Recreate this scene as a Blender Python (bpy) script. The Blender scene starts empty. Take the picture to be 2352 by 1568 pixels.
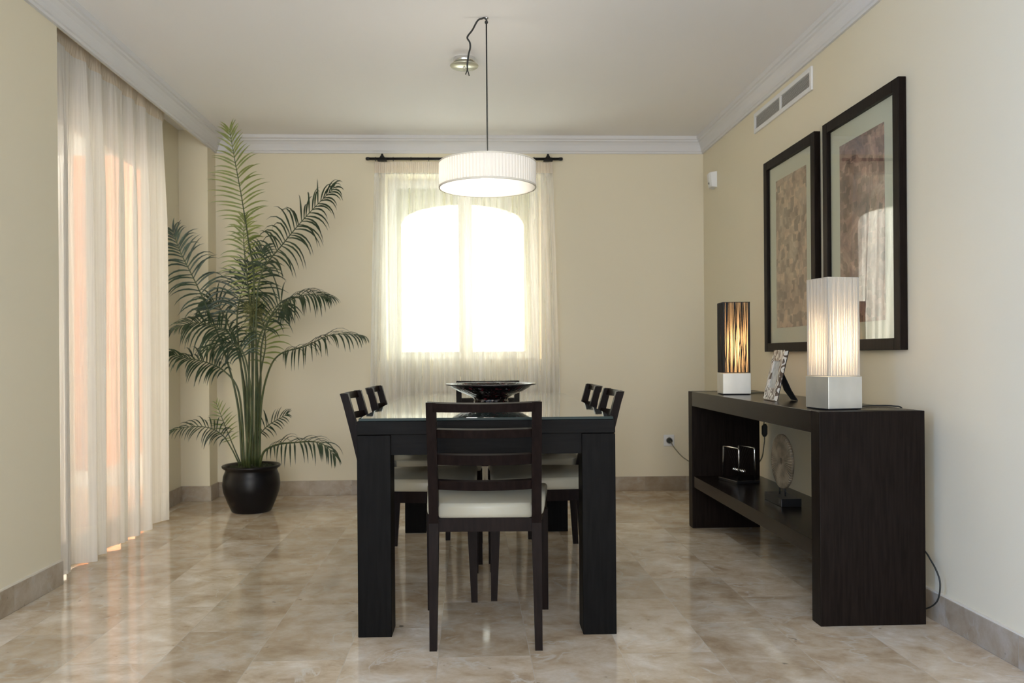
import bpy, bmesh, math, random
from mathutils import Vector, Matrix
random.seed(7)
SC = bpy.context.scene
COL = SC.collection
# ---------------------------------------------------------------- camera
F = 1900.0; YAW = math.atan(72/F); ROLL = 0.0075
cd = bpy.data.cameras.new('camera'); cam = bpy.data.objects.new('camera', cd); COL.objects.link(cam)
fv = Vector((math.sin(YAW), math.cos(YAW), 0)); r0 = Vector((math.cos(YAW), -math.sin(YAW), 0)); u0 = Vector((0, 0, 1))
rv = r0*math.cos(ROLL) - u0*math.sin(ROLL); uv = r0*math.sin(ROLL) + u0*math.cos(ROLL)
M = Matrix((rv, uv, -fv)).transposed().to_4x4(); M.translation = Vector((0, 0, 1.0))
cam.matrix_world = M
cd.sensor_width = 36; cd.lens = F/2352*36; cd.shift_x = 27/2352; cd.shift_y = 33/2352; cd.clip_start = .05
cd.dof.use_dof = True; cd.dof.focus_distance = 2.9; cd.dof.aperture_fstop = 5.0
SC.camera = cam
# ---------------------------------------------------------------- world + light
SC.view_settings.view_transform = 'Standard'; SC.view_settings.look = 'None'
SC.view_settings.gamma = 1; SC.view_settings.exposure = 0.0; SC.view_settings.use_curve_mapping = False
W = bpy.data.worlds.new('sky'); SC.world = W; W.use_nodes = True
bg = W.node_tree.nodes['Background']; bg.inputs[0].default_value = (.90, .94, .88, 1); bg.inputs[1].default_value = 9.0

def area(name, loc, rot, sx, sy, power, color):
    l = bpy.data.lights.new(name, 'AREA'); l.shape = 'RECTANGLE'; l.size = sx; l.size_y = sy
    l.energy = power; l.color = color
    o = bpy.data.objects.new(name, l); COL.objects.link(o); o.location = loc; o.rotation_euler = rot
    return o
R = math.radians
# added area lights for assumed daylight from behind the camera; no windows are built
area('assumed_rear_daylight', (-.3, -2.85, 1.45), (R(90), 0, 0), 2.9, 1.9, 130, (1, .94, .88))
area('assumed_rear_side_daylight', (-3.9, -.95, 1.4), (R(90), 0, R(-90)), 2.0, 1.9, 440, (.19, .42, 1))
# ---------------------------------------------------------------- materials
def mat(name, col=(.5, .5, .5), rough=.5, metal=0, **k):
    m = bpy.data.materials.new(name); m.use_nodes = True
    b = m.node_tree.nodes['Principled BSDF']
    b.inputs['Base Color'].default_value = (*col, 1); b.inputs['Roughness'].default_value = rough
    b.inputs['Metallic'].default_value = metal
    for a, v in k.items(): b.inputs[a.replace('_', ' ')].default_value = v
    return m
def nt(m): return m.node_tree.nodes, m.node_tree.links, m.node_tree.nodes['Principled BSDF']
def node(N, t, **k):
    n = N.new(t)
    for a, v in k.items():
        if a.startswith('i_'): n.inputs[a[2:].replace('_', ' ')].default_value = v
        else: setattr(n, a, v)
    return n
def ramp(N, stops):
    r = N.new('ShaderNodeValToRGB'); e = r.color_ramp.elements
    while len(e) < len(stops): e.new(.5)
    for i, (p, c) in enumerate(stops): e[i].position = p; e[i].color = (*c, 1)
    return r
def coords(N, L, scale=(1, 1, 1), loc=(0, 0, 0), rot=(0, 0, 0)):
    t = N.new('ShaderNodeTexCoord'); mp = N.new('ShaderNodeMapping')
    mp.inputs['Scale'].default_value = scale; mp.inputs['Location'].default_value = loc; mp.inputs['Rotation'].default_value = rot
    L.new(t.outputs['Object'], mp.inputs[0]); return mp
def bumpy(m, scale, strength, dist=.002, sc=(1, 1, 1)):
    N, L, b = nt(m); c = coords(N, L, sc); n = node(N, 'ShaderNodeTexNoise', i_Scale=scale, i_Detail=4.0)
    L.new(c.outputs[0], n.inputs['Vector']); bp = node(N, 'ShaderNodeBump', i_Strength=strength, i_Distance=dist)
    L.new(n.outputs[0], bp.inputs['Height']); L.new(bp.outputs[0], b.inputs['Normal'])
def mottled(name, c1, c2, scale, rough, detail=6, sc=(1, 1, 1), **k):
    m = mat(name, c1, rough, **k); N, L, b = nt(m); c = coords(N, L, sc)
    n = node(N, 'ShaderNodeTexNoise', i_Scale=scale, i_Detail=float(detail)); L.new(c.outputs[0], n.inputs['Vector'])
    r = ramp(N, [(.3, c1), (.7, c2)]); L.new(n.outputs[0], r.inputs[0]); L.new(r.outputs[0], b.inputs['Base Color'])
    return m

M_wall = mat('cream_wall_paint', (.80, .725, .545), .75); bumpy(M_wall, 160, .12)
M_ceil = mat('ceiling_paint', (.90, .88, .86), .8); bumpy(M_ceil, 160, .1)
M_corn = mat('white_plaster_moulding', (.72, .71, .70), .6)
M_white = mat('white_plastic', (.80, .80, .78), .4)
M_frame = mat('white_window_frame', (.85, .84, .80), .35)

def marble(name, brick=True, bw=.612, rh=.306, ox=.109, oy=0., swap=True, rough=.09, k=1.0, sp=.4):
    m = mat(name, (.4, .33, .25), rough); N, L, b = nt(m)
    tc = N.new('ShaderNodeTexCoord'); sx = N.new('ShaderNodeSeparateXYZ'); L.new(tc.outputs['Object'], sx.inputs[0])
    cb = N.new('ShaderNodeCombineXYZ')
    ax = node(N, 'ShaderNodeMath', operation='ADD'); ay = node(N, 'ShaderNodeMath', operation='ADD')
    L.new(sx.outputs['Y' if swap else 'X'], ax.inputs[0]); ax.inputs[1].default_value = oy
    L.new(sx.outputs['X' if swap else 'Z'], ay.inputs[0]); ay.inputs[1].default_value = ox
    L.new(ax.outputs[0], cb.inputs[0]); L.new(ay.outputs[0], cb.inputs[1])
    br = node(N, 'ShaderNodeTexBrick', offset=.5, offset_frequency=2, squash=1.0)
    br.inputs['Color1'].default_value = (0, 0, 0, 1); br.inputs['Color2'].default_value = (1, 1, 1, 1); br.inputs['Mortar'].default_value = (.5, .5, .5, 1)
    br.inputs['Scale'].default_value = 1; br.inputs['Mortar Size'].default_value = .0014; br.inputs['Mortar Smooth'].default_value = .3
    br.inputs['Brick Width'].default_value = bw; br.inputs['Row Height'].default_value = rh
    L.new(cb.outputs[0], br.inputs['Vector'])
    # per tile shift of the stone pattern
    vs = N.new('ShaderNodeVectorMath'); vs.operation = 'MULTIPLY_ADD'
    L.new(br.outputs['Color'], vs.inputs[0]); vs.inputs[1].default_value = (13, 29, 7); L.new(tc.outputs['Object'], vs.inputs[2])
    mp = N.new('ShaderNodeMapping'); mp.inputs['Scale'].default_value = (1, 1.15, 1) if swap else (1, 1, 1.5); mp.inputs['Rotation'].default_value = (0, 0, .35)
    L.new(vs.outputs[0], mp.inputs[0])
    n1 = node(N, 'ShaderNodeTexNoise', i_Scale=6.0, i_Detail=12.0, i_Roughness=.66, i_Distortion=.25); L.new(mp.outputs[0], n1.inputs['Vector'])
    r1 = ramp(N, [(.28, (.42*k, .30*k, .19*k)), (.44, (.60*k, .475*k, .33*k)), (.56, (.70*k, .59*k, .45*k)), (.74, (.90*k, .83*k, .72*k))])
    L.new(n1.outputs[0], r1.inputs[0])
    # thin pale veins
    n2 = node(N, 'ShaderNodeTexNoise', i_Scale=2.6, i_Detail=6.0, i_Distortion=1.6); L.new(mp.outputs[0], n2.inputs['Vector'])
    s = node(N, 'ShaderNodeMath', operation='SUBTRACT'); L.new(n2.outputs[0], s.inputs[0]); s.inputs[1].default_value = .5
    a = node(N, 'ShaderNodeMath', operation='ABSOLUTE'); L.new(s.outputs[0], a.inputs[0])
    r2 = ramp(N, [(.0, (1, 1, 1)), (.010, (.5, .5, .5)), (.028, (0, 0, 0))]); L.new(a.outputs[0], r2.inputs[0])
    n3 = node(N, 'ShaderNodeTexNoise', i_Scale=9.0, i_Detail=3.0); L.new(mp.outputs[0], n3.inputs['Vector'])
    r3 = ramp(N, [(.44, (0, 0, 0)), (.58, (.9, .9, .9))]); L.new(n3.outputs[0], r3.inputs[0])
    mm = node(N, 'ShaderNodeMath', operation='MULTIPLY'); L.new(r2.outputs[0], mm.inputs[0]); L.new(r3.outputs[0], mm.inputs[1])
    mx = node(N, 'ShaderNodeMix', data_type='RGBA'); L.new(mm.outputs[0], mx.inputs[0]); L.new(r1.outputs[0], mx.inputs[6]); mx.inputs[7].default_value = (.72*k, .66*k, .56*k, 1)
    # dark pits
    n4 = node(N, 'ShaderNodeTexNoise', i_Scale=22.0, i_Detail=3.0); L.new(mp.outputs[0], n4.inputs['Vector'])
    r4 = ramp(N, [(.22, (.45, .45, .45)), (.29, (1, 1, 1))]); L.new(n4.outputs[0], r4.inputs[0])
    mu = node(N, 'ShaderNodeMix', data_type='RGBA', blend_type='MULTIPLY'); mu.inputs[0].default_value = 1
    L.new(mx.outputs[2], mu.inputs[6]); L.new(r4.outputs[0], mu.inputs[7])
    # tile to tile tone
    rt = ramp(N, [(0, (.78, .76, .73)), (1, (1.12, 1.14, 1.17))]); L.new(br.outputs['Color'], rt.inputs[0])
    mt = node(N, 'ShaderNodeMix', data_type='RGBA', blend_type='MULTIPLY'); mt.inputs[0].default_value = 1
    L.new(mu.outputs[2], mt.inputs[6]); L.new(rt.outputs[0], mt.inputs[7])
    mj = node(N, 'ShaderNodeMix', data_type='RGBA'); mf = node(N, 'ShaderNodeMath', operation='MULTIPLY'); L.new(br.outputs['Fac'], mf.inputs[0]); mf.inputs[1].default_value = .6
    L.new(mf.outputs[0], mj.inputs[0]); L.new(mt.outputs[2], mj.inputs[6]); mj.inputs[7].default_value = (.55*k, .50*k, .42*k, 1)
    L.new(mj.outputs[2], b.inputs['Base Color'])
    rr = node(N, 'ShaderNodeMath', operation='MULTIPLY_ADD'); L.new(n3.outputs[0], rr.inputs[0]); rr.inputs[1].default_value = .06; rr.inputs[2].default_value = rough-.03
    L.new(rr.outputs[0], b.inputs['Roughness'])
    bp = node(N, 'ShaderNodeBump', i_Strength=.08, i_Distance=.002); L.new(n1.outputs[0], bp.inputs['Height']); L.new(bp.outputs[0], b.inputs['Normal'])
    return m
M_floor = marble('polished_marble_tiles')
M_skirt = marble('marble_skirting', bw=.306, rh=3, ox=1.0, oy=.09, swap=False, rough=.3, k=.62)
M_skirt_side = marble('marble_skirting_side', bw=.40, rh=12, ox=6, oy=.05, swap=True, rough=.3, k=.62)

def wood(name, c1, c2, rough, axis=(1, 1, 12), bump=.15, spec=.14):
    m = mat(name, c1, rough, Specular_IOR_Level=spec); N, L, b = nt(m); c = coords(N, L, axis)
    n = node(N, 'ShaderNodeTexNoise', i_Scale=14.0, i_Detail=6.0, i_Distortion=.4); L.new(c.outputs[0], n.inputs['Vector'])
    r = ramp(N, [(.35, c1), (.65, c2)]); L.new(n.outputs[0], r.inputs[0]); L.new(r.outputs[0], b.inputs['Base Color'])
    bp = node(N, 'ShaderNodeBump', i_Strength=bump, i_Distance=.001); L.new(n.outputs[0], bp.inputs['Height']); L.new(bp.outputs[0], b.inputs['Normal'])
    return m
M_table = wood('black_stained_oak', (.0030, .0028, .0026), (.0065, .006, .0056), .5, (6, 6, .5), .15, .07)
M_tableh = wood('black_stained_oak_rail', (.0030, .0028, .0026), (.0065, .006, .0056), .5, (.5, 6, 6), .15, .08)
M_chair = wood('espresso_chair_wood', (.0065, .0038, .0032), (.012, .0072, .006), .36, (6, 6, .6), .06, .07)
M_con = wood('espresso_console_veneer', (.0065, .0042, .003), (.0135, .009, .007), .42, (7, 7, .45), .15, .09)
M_conh = wood('espresso_console_veneer_long', (.0065, .0042, .003), (.0135, .009, .007), .24, (7, .45, 7), .12, .30)
M_leather = mat('off_white_leather', (.40, .375, .29), .42); bumpy(M_leather, 220, .12)
M_glass_top = mat('dark_backed_glass', (.065, .095, .09), .03, IOR=1.55, Coat_Weight=.6, Coat_Roughness=.02)
M_glass_edge = mat('green_glass_edge', (.008, .022, .02), .3, Specular_IOR_Level=.2)
M_black = mat('black_metal', (.012, .012, .012), .35, .3)
M_cable = mat('black_cable', (.02, .022, .02), .5)
M_chrome = mat('chrome', (.75, .75, .74), .12, 1)
M_steel = mottled('brushed_silver_leaf', (.62, .62, .57), (.76, .75, .70), 9, .34, sc=(1, 1, .6), metal=.75)
M_pot = mat('black_glazed_ceramic', (.006, .0055, .006), .35, Specular_IOR_Level=.25)
M_soil = mottled('dark_soil', (.012, .015, .006), (.05, .06, .02), 60, .95)
M_leaf = [mottled('dark_palm_leaf', (.010, .028, .010), (.028, .055, .018), 9, .42, 3), mottled('yellow_green_palm_leaf', (.15, .19, .035), (.28, .31, .08), 9, .45, 3)]
M_stalk = mottled('palm_stalk', (.025, .048, .012), (.085, .10, .03), 14, .45, 3)
M_black_felt = mat('black_velvet', (.006, .006, .008), .9)

def glass(name, tint=(1, 1, 1), rough=0.0):
    m = bpy.data.materials.new(name); m.use_nodes = True; N = m.node_tree.nodes; L = m.node_tree.links; N.clear()
    o = N.new('ShaderNodeOutputMaterial'); g = N.new('ShaderNodeBsdfGlossy'); g.inputs['Roughness'].default_value = rough
    t = N.new('ShaderNodeBsdfTransparent'); t.inputs[0].default_value = (*tint, 1)
    f = N.new('ShaderNodeFresnel'); ge = N.new('ShaderNodeNewGeometry'); mr = N.new('ShaderNodeMapRange'); mr.inputs[3].default_value = 1.45; mr.inputs[4].default_value = 1/1.45
    L.new(ge.outputs['Backfacing'], mr.inputs[0]); L.new(mr.outputs[0], f.inputs[0]); x = N.new('ShaderNodeMixShader')
    L.new(f.outputs[0], x.inputs[0]); L.new(t.outputs[0], x.inputs[1]); L.new(g.outputs[0], x.inputs[2]); L.new(x.outputs[0], o.inputs[0])
    return m
M_pane = glass('clear_pane', (.96, .98, .97)); M_pic_glass = glass('picture_glass', (.97, .98, .97), .0)

def cloth(name, col, see, trans, weave=None, thick=.5):
    """woven fabric: some light passes straight through the weave, some is scattered through the thread"""
    m = bpy.data.materials.new(name); m.use_nodes = True; N = m.node_tree.nodes; L = m.node_tree.links; N.clear()
    o = N.new('ShaderNodeOutputMaterial'); d = N.new('ShaderNodeBsdfDiffuse'); d.inputs[0].default_value = (*col, 1)
    t = N.new('ShaderNodeBsdfTranslucent'); t.inputs[0].default_value = (*col, 1)
    s = N.new('ShaderNodeBsdfTransparent'); x1 = N.new('ShaderNodeMixShader'); x2 = N.new('ShaderNodeMixShader')
    x1.inputs[0].default_value = trans; L.new(d.outputs[0], x1.inputs[1]); L.new(t.outputs[0], x1.inputs[2])
    L.new(x1.outputs[0], x2.inputs[1]); L.new(s.outputs[0], x2.inputs[2]); L.new(x2.outputs[0], o.inputs[0])
    lw = N.new('ShaderNodeLayerWeight'); lw.inputs[0].default_value = thick
    r = N.new('ShaderNodeMapRange'); L.new(lw.outputs['Facing'], r.inputs[0])
    r.inputs[3].default_value = see; r.inputs[4].default_value = see*.12
    out = r.outputs[0]
    if weave:
        c = coords(N, L, weave); n = node(N, 'ShaderNodeTexNoise', i_Scale=1.0, i_Detail=2.0); L.new(c.outputs[0], n.inputs['Vector'])
        q = N.new('ShaderNodeMapRange'); L.new(n.outputs[0], q.inputs[0]); q.inputs[1].default_value = .35; q.inputs[2].default_value = .65; q.inputs[3].default_value = .5; q.inputs[4].default_value = 1.3
        mu = node(N, 'ShaderNodeMath', operation='MULTIPLY'); L.new(out, mu.inputs[0]); L.new(q.outputs[0], mu.inputs[1]); out = mu.outputs[0]
    L.new(out, x2.inputs[0]); return m
M_sheer = cloth('sheer_ivory_voile', (.87, .85, .80), .60, .27, (34, 34, .8))  # coarse noise: density streaks stand in for the shading of the folds
M_heading = cloth('gathered_heading_tape', (.83, .74, .62), .08, .35, (120, 120, 2))
M_sheer2 = cloth('sheer_white_voile', (.88, .86, .83), .15, .40, (60, 110, 1.2))
M_hem = cloth('double_hem_voile', (.88, .86, .82), .12, .4, (60, 110, 1.2))
M_shade = cloth('pleated_ivory_fabric', (.93, .90, .84), .0, .26)
M_lining = mat('white_gloss_lining', (.9, .88, .82), .18, .0, Coat_Weight=.5)

def glow(name, col, s):
    m = bpy.data.materials.new(name); m.use_nodes = True; b = m.node_tree.nodes['Principled BSDF']
    b.inputs['Base Color'].default_value = (*col, 1); b.inputs['Emission Color'].default_value = (*col, 1); b.inputs['Emission Strength'].default_value = s
    return m

# ---------------------------------------------------------------- mesh helpers
class MB:
    def __init__(s): s.bm = bmesh.new()
    def box(s, x0, x1, y0, y1, z0, z1, bev=0, mi=0):
        vs = [s.bm.verts.new((x, y, z)) for z in (z0, z1) for y in (y0, y1) for x in (x0, x1)]
        fs = [s.bm.faces.new([vs[i] for i in q]) for q in ((0, 2, 3, 1), (4, 5, 7, 6), (0, 1, 5, 4), (2, 6, 7, 3), (0, 4, 6, 2), (1, 3, 7, 5))]
        for f in fs: f.material_index = mi
        if bev:
            es = list({e for f in fs for e in f.edges}); bmesh.ops.bevel(s.bm, geom=es, offset=bev, segments=2, affect='EDGES', profile=.5)
        return s
    def loft(s, rings, cap=True, closed=True, mi=0, smooth=False):
        R_ = [[s.bm.verts.new(p) for p in r] for r in rings]; n = len(R_[0])
        for a, b in zip(R_, R_[1:]):
            for i in range(n if closed else n-1):
                f = s.bm.faces.new((a[i], a[(i+1) % n], b[(i+1) % n], b[i])); f.material_index = mi; f.smooth = smooth
        if cap:
            s.bm.faces.new(R_[0][::-1]).material_index = mi; s.bm.faces.new(R_[-1]).material_index = mi
        return s
    def tube(s, pts, r, n=8, r1=None, mi=0, cap=True):
        pts = [Vector(p) for p in pts]; k = len(pts); rings = []; up = None
        for i, p in enumerate(pts):
            t = (pts[min(i+1, k-1)] - pts[max(i-1, 0)]).normalized()
            if up is None: up = Vector((0, 0, 1)) if abs(t.z) < .9 else Vector((1, 0, 0))
            a = t.cross(up).normalized(); b = a.cross(t).normalized(); up = b
            rad = r if r1 is None else r+(r1-r)*i/(k-1)
            rings.append([p + (a*math.cos(2*math.pi*j/n) + b*math.sin(2*math.pi*j/n))*rad for j in range(n)])
        return s.loft(rings, cap, True, mi, True)
    def lathe(s, prof, n=48, c=(0, 0, 0), mi=0, smooth=True):
        rings = [[(c[0]+r*math.cos(2*math.pi*j/n), c[1]+r*math.sin(2*math.pi*j/n), c[2]+z) for j in range(n)] for r, z in prof]
        return s.loft(rings, False, True, mi, smooth)
    def sphere(s, c, r, mi=0, seg=16):
        g = bmesh.ops.create_uvsphere(s.bm, u_segments=seg, v_segments=seg//2+2, radius=r, matrix=Matrix.Translation(c))
        for v in g['verts']:
            for f in v.link_faces: f.smooth = True; f.material_index = mi
        return s
    def build(s, name, mats, parent=None, loc=None, rotz=0, nrm=True):
        if nrm: bmesh.ops.recalc_face_normals(s.bm, faces=s.bm.faces)
        me = bpy.data.meshes.new(name); s.bm.to_mesh(me); s.bm.free()
        for m in (mats if isinstance(mats, (list, tuple)) else [mats]): me.materials.append(m)
        o = bpy.data.objects.new(name, me); COL.objects.link(o)
        if parent: o.parent = parent
        if loc: o.location = loc
        o.rotation_euler.z = rotz
        return o
def smooth_path(pts, k=6):
    P = [Vector(p) for p in pts]; out = []
    for i in range(len(P)-1):
        a, b, c, d = P[max(i-1, 0)], P[i], P[i+1], P[min(i+2, len(P)-1)]
        for j in range(k):
            t = j/k; out.append(.5*((2*b) + (c-a)*t + (2*a-5*b+4*c-d)*t*t + (3*b-a-3*c+d)*t**3))
    return out+[P[-1]]
def thing(name, label, cat, loc=(0, 0, 0), rotz=0, group=None):
    o = bpy.data.objects.new(name, None); COL.objects.link(o); o.empty_display_size = .1
    o.location = loc; o.rotation_euler.z = rotz; return tag(o, label, cat, group)
def tag(o, label, cat, group=None):
    o['label'] = label; o['category'] = cat
    if group: o['group'] = group
    return o
def struct(o): o['kind'] = 'structure'; return o
def dup(root, loc, rotz, label):
    r = root.copy(); COL.objects.link(r); r.location = loc; r.rotation_euler = (0, 0, rotz); r['label'] = label
    for ch in list(root.children):
        c = ch.copy(); COL.objects.link(c); c.parent = r
        for g in list(ch.children):
            d = g.copy(); COL.objects.link(d); d.parent = c
    return r

# ---------------------------------------------------------------- room shell
XL, XR, D, H = -1.82, 1.74, 6.05, 2.595
JY0, JY1, XW = 3.75, 5.868, -2.02            # curtain recess in the left wall
struct(MB().box(-4.3, 2.0, -3.2, 6.6, -.1, 0).build('floor', M_floor))
struct(MB().box(-4.3, 2.0, -3.2, 6.6, H, H+.1).build('ceiling', M_ceil))
b = MB()
b.box(-2.02, XL, .2, JY0, 0, H)                           # near stretch
b.box(XW-.1, XW, JY0, 3.95, 0, H).box(XW-.1, XW, 5.45, JY1, 0, H).box(XW-.1, XW, 3.95, 5.45, 2.27, H)
b.box(-2.12, XL, JY1, D, 0, H)                             # far pier
b.box(XL-.012, XL, JY0, JY1, 2.485, H)                     # board closing the top of the recess
b.box(-4.1, -4.0, -3.0, .2, 0, H)
b.box(-4.1, -1.82, .2, .4, 0, H)
struct(b.build('wall_left', M_wall))
struct(MB().box(XR, XR+.15, -3.0, D, 0, H).build('wall_right', M_wall))
# back wall with an arched opening in a square inner reveal
WX0, WX1, WZ0, WZ1 = -.60, .535, .975, 2.33
b = MB(); b.box(-2.2, WX0, D, D+.36, 0, H).box(WX1, XR+.15, D, D+.36, 0, H).box(WX0, WX1, D, D+.36, 0, WZ0).box(WX0, WX1, D, D+.36, WZ1, H)
AX0, AX1 = -.505, .425; n = 28
for i in range(n):
    def az(t):
        q = (t-.5)*2; return 2.005 + .145*math.sqrt(max(0, 1-q*q))
    xa, xb = AX0+(AX1-AX0)*i/n, AX0+(AX1-AX0)*(i+1)/n
    za, zb = az(i/n), az((i+1)/n)
    b.loft([[(xa, D+.25, za), (xb, D+.25, zb), (xb, D+.25, WZ1), (xa, D+.25, WZ1)], [(xa, D+.36, za), (xb, D+.36, zb), (xb, D+.36, WZ1), (xa, D+.36, WZ1)]])
b.box(WX0, AX0, D+.25, D+.36, WZ0, WZ1).box(AX1, WX1, D+.25, D+.36, WZ0, WZ1)
struct(b.build('wall_back', M_wall))
b = MB().box(-4.1, 1.9, -3.15, -3.0, 0, H)
struct(b.build('wall_rear', M_wall))
# outside: terracotta terrace seen through the sheer of the door
M_terra = mottled('terracotta_render', (.80, .30, .15), (.86, .36, .20), 5, .8)
struct(MB().box(-4.0, XW-.1, 2.2, 26, -.12, -.02).build('floor_terrace', mat('terrace_paving', (.66, .54, .46), .7)))
struct(MB().box(-3.75, -3.6, 2.3, 26.0, -.02, 4.6).build('wall_terrace', mottled('pale_render', (.80, .70, .62), (.86, .77, .70), 4, .85)))
for y0_, y1_ in ((7.7, 8.6), (9.15, 9.9), (11.2, 12.4)): struct(MB().box(-3.6, -3.42, y0_, y1_, -.02, 4.6).build('wall_added_pillar', M_terra))  # pillars added outside to give the peach strips behind the sheer

def cornice(name, run):
    prof = [(0, 2.478), (.016, 2.478), (.018, 2.490), (.026, 2.494), (.030, 2.512), (.040, 2.535), (.054, 2.552), (.066, 2.558), (.068, 2.568), (.080, 2.572), (.084, 2.5949), (0, 2.5949)]
    r = {'left': [[(XL+d, -3, z) for d, z in prof], [(XL+d, D-d, z) for d, z in prof]],
         'right': [[(XR-d*.8, -3, z) for d, z in prof], [(XR-d*.8, D-d*.8, z) for d, z in prof]],
         'back': [[(XL+d, D-d, z) for d, z in prof], [(XR-d*.8, D-d*.8, z) for d, z in prof]]}[run]
    return struct(MB().loft(r).build(name, M_corn))
cornice('trim_1', 'left'); cornice('trim_2', 'back'); cornice('trim_3', 'right')
BH, BT = .105, .012
struct(MB().box(XL, XL+BT, .2, JY0, 0, BH, .002).box(XW, XL+BT, JY1-BT, JY1, 0, BH, .002).box(XW, XW+BT, 5.45, JY1-BT, 0, BH, .002).box(XL, XL+BT, JY1, D, 0, BH, .002).build('baseboard_left', M_skirt_side))
struct(MB().box(XR-BT, XR, -3, D, 0, BH, .002).build('baseboard_right', M_skirt_side))
struct(MB().box(XL+BT, XR-BT, D-BT, D, 0, BH, .002).build('baseboard_back', M_skirt))
struct(MB().box(XL, XL+BT*.8, .2, JY0, BH, BH+.006).box(XR-BT*.8, XR, -3, D, BH, BH+.006).build('trim_4', mat('skirting_caulk', (.78, .72, .60), .7)))

def window(name, x0, x1, z0, z1, y, axis, bars, depth=.05, fw=.06):
    """frame in plane y (axis 'y') or x (axis 'x')"""
    def bx(mb, a0, a1, b0, b1, d0, d1, bev=.004):
        if axis == 'y': mb.box(a0, a1, d0, d1, b0, b1, bev)
        else: mb.box(d0, d1, a0, a1, b0, b1, bev)
    m = MB(); bx(m, x0, x0+fw, z0, z1, y, y+depth); bx(m, x1-fw, x1, z0, z1, y, y+depth); bx(m, x0+fw, x1-fw, z0, z0+fw, y, y+depth); bx(m, x0+fw, x1-fw, z1-fw, z1, y, y+depth)
    for c, w in bars: bx(m, c-w/2, c+w/2, z0+fw, z1-fw, y-.006, y+depth-.004)
    o = struct(m.build(name, M_frame))
    xs = [x0+fw] + [v for c, w in bars for v in (c-w/2, c+w/2)] + [x1-fw]
    for a, c in zip(xs[::2], xs[1::2]):
        g = MB(); bx(g, a, c, z0+fw, z1-fw, y+depth*.45, y+depth*.55, 0); g.build('pane', M_pane, o)
    return o
w1 = window('window_1', WX0, WX1, WZ0, WZ1, 6.25, 'y', [(-.022, .105)])
MB().box(-.045, -.03, 6.215, 6.245, 1.5, 1.62, .004).build('window_handle', M_chrome, w1)
window('door_1', 3.95, 5.45, 0, 2.27, -2.09, 'x', [(4.68, .12)], fw=.07)

# ---------------------------------------------------------------- curtains
def curtain(name, P0, P1, z_top, z_bot, head, hem, folds, amp, nrm, mats, parent, spread=0, seed=1, nz=60, nx=520, ph0=0):
    """P0,P1: plan points (x,y). nrm: plan direction of the folds"""
    rnd = random.Random(seed); P0 = Vector((*P0, 0)); P1 = Vector((*P1, 0)); N_ = Vector((*nrm, 0))
    comps = [(folds*f, rnd.uniform(0, 6.28), a) for f, a in ((1, 1), (1.37, .6), (.61, .55), (2.1, .22))]
    wob = [(rnd.uniform(.5, 1.6), rnd.uniform(0, 6.28), rnd.uniform(1, 3)) for _ in range(5)]
    fine = [(folds*rnd.uniform(3, 6), rnd.uniform(0, 6.28)) for _ in range(3)]
    rings = []
    for k in range(nz+1):
        z = z_top + (z_bot-z_top)*k/nz; dn = (z_top-z)/(z_top-z_bot); row = []
        am = amp*(.22+.78*min(1, dn*3.5)) if z < z_top-head else amp*.12
        for i in range(nx+1):
            u = i/nx
            uu = u + .012*sum(math.sin(c*3*u*6.28+p+q*dn) for c, p, q in wob)*min(1, dn*2.2)*.5
            v = sum(a*math.sin(f*uu*6.28+p) for f, p, a in comps)
            v = math.copysign(abs(v)**.8, v)*am + sum(math.sin(f*uu*6.28+p) for f, p in fine)*am*.07
            if z >= z_top-head: v += .004*math.sin(u*folds*8*6.28)+.002*math.sin(u*folds*13*6.28)
            x = (u-.5)*(1+spread*dn)+.5
            row.append(P0.lerp(P1, x) + N_*v + Vector((0, 0, z + (.004*math.sin(u*17)+.003*math.sin(u*41) if k == nz else 0))))
        rings.append(row)
    m = MB(); m.loft(rings, False, False, 0, True)
    m.bm.faces.ensure_lookup_table()
    for f in m.bm.faces:
        zc = f.calc_center_median().z
        if zc > z_top-head: f.material_index = 1
        elif zc < z_bot+hem: f.material_index = 2
    return m.build(name, mats, parent, nrm=False)
t = curtain('sheer_curtain', (-1.885, 3.765), (-1.885, 5.225), 2.585, .0085, .12, .16, 7.4, .027, (1, 0), [M_sheer2, M_heading, M_hem], None, 0, 11, nx=700)
tag(t, 'long sheer white curtain over the terrace door in the left wall', 'curtain')
t = curtain('sheer_curtain', (-.665, 5.966), (.615, 5.966), 2.398, .03, .095, .10, 11, .030, (0, 1), [M_sheer, M_heading, M_sheer], None, .09, 5)
tag(t, 'ivory sheer curtain hanging from the black rod over the arched window', 'curtain')
rod = thing('curtain_rod', 'black iron curtain rod above the arched window', 'curtain rod', (0, 5.972, 2.422))
MB().tube([(-.715, 0, 0), (.675, 0, 0)], .0105, 12).build('pole', M_black, rod)
for sx in (-1, 1):
    x = -.715 if sx < 0 else .675
    MB().lathe([(0, -.012), (.013, -.010), (.017, 0), (.013, .010), (0, .012)], 16).build('end_cap', M_black, rod, (x, 0, 0))
    x = -.612 if sx < 0 else .583; m = MB()
    m.loft([[(x-.034, -.012, -.016), (x+.034, -.012, -.016), (x+.034, .078, -.016), (x-.034, .078, -.016)], [(x-.028, -.010, -.002), (x+.028, -.010, -.002), (x+.028, .078, -.002), (x-.028, .078, -.002)],
            [(x-.010, -.006, .022), (x+.010, -.006, .022), (x+.010, .078, .022), (x-.010, .078, .022)], [(x-.006, -.004, .036), (x+.006, -.004, .036), (x+.006, .078, .036), (x-.006, .078, .036)]])
    m.build('bracket', M_black, rod)
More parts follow.
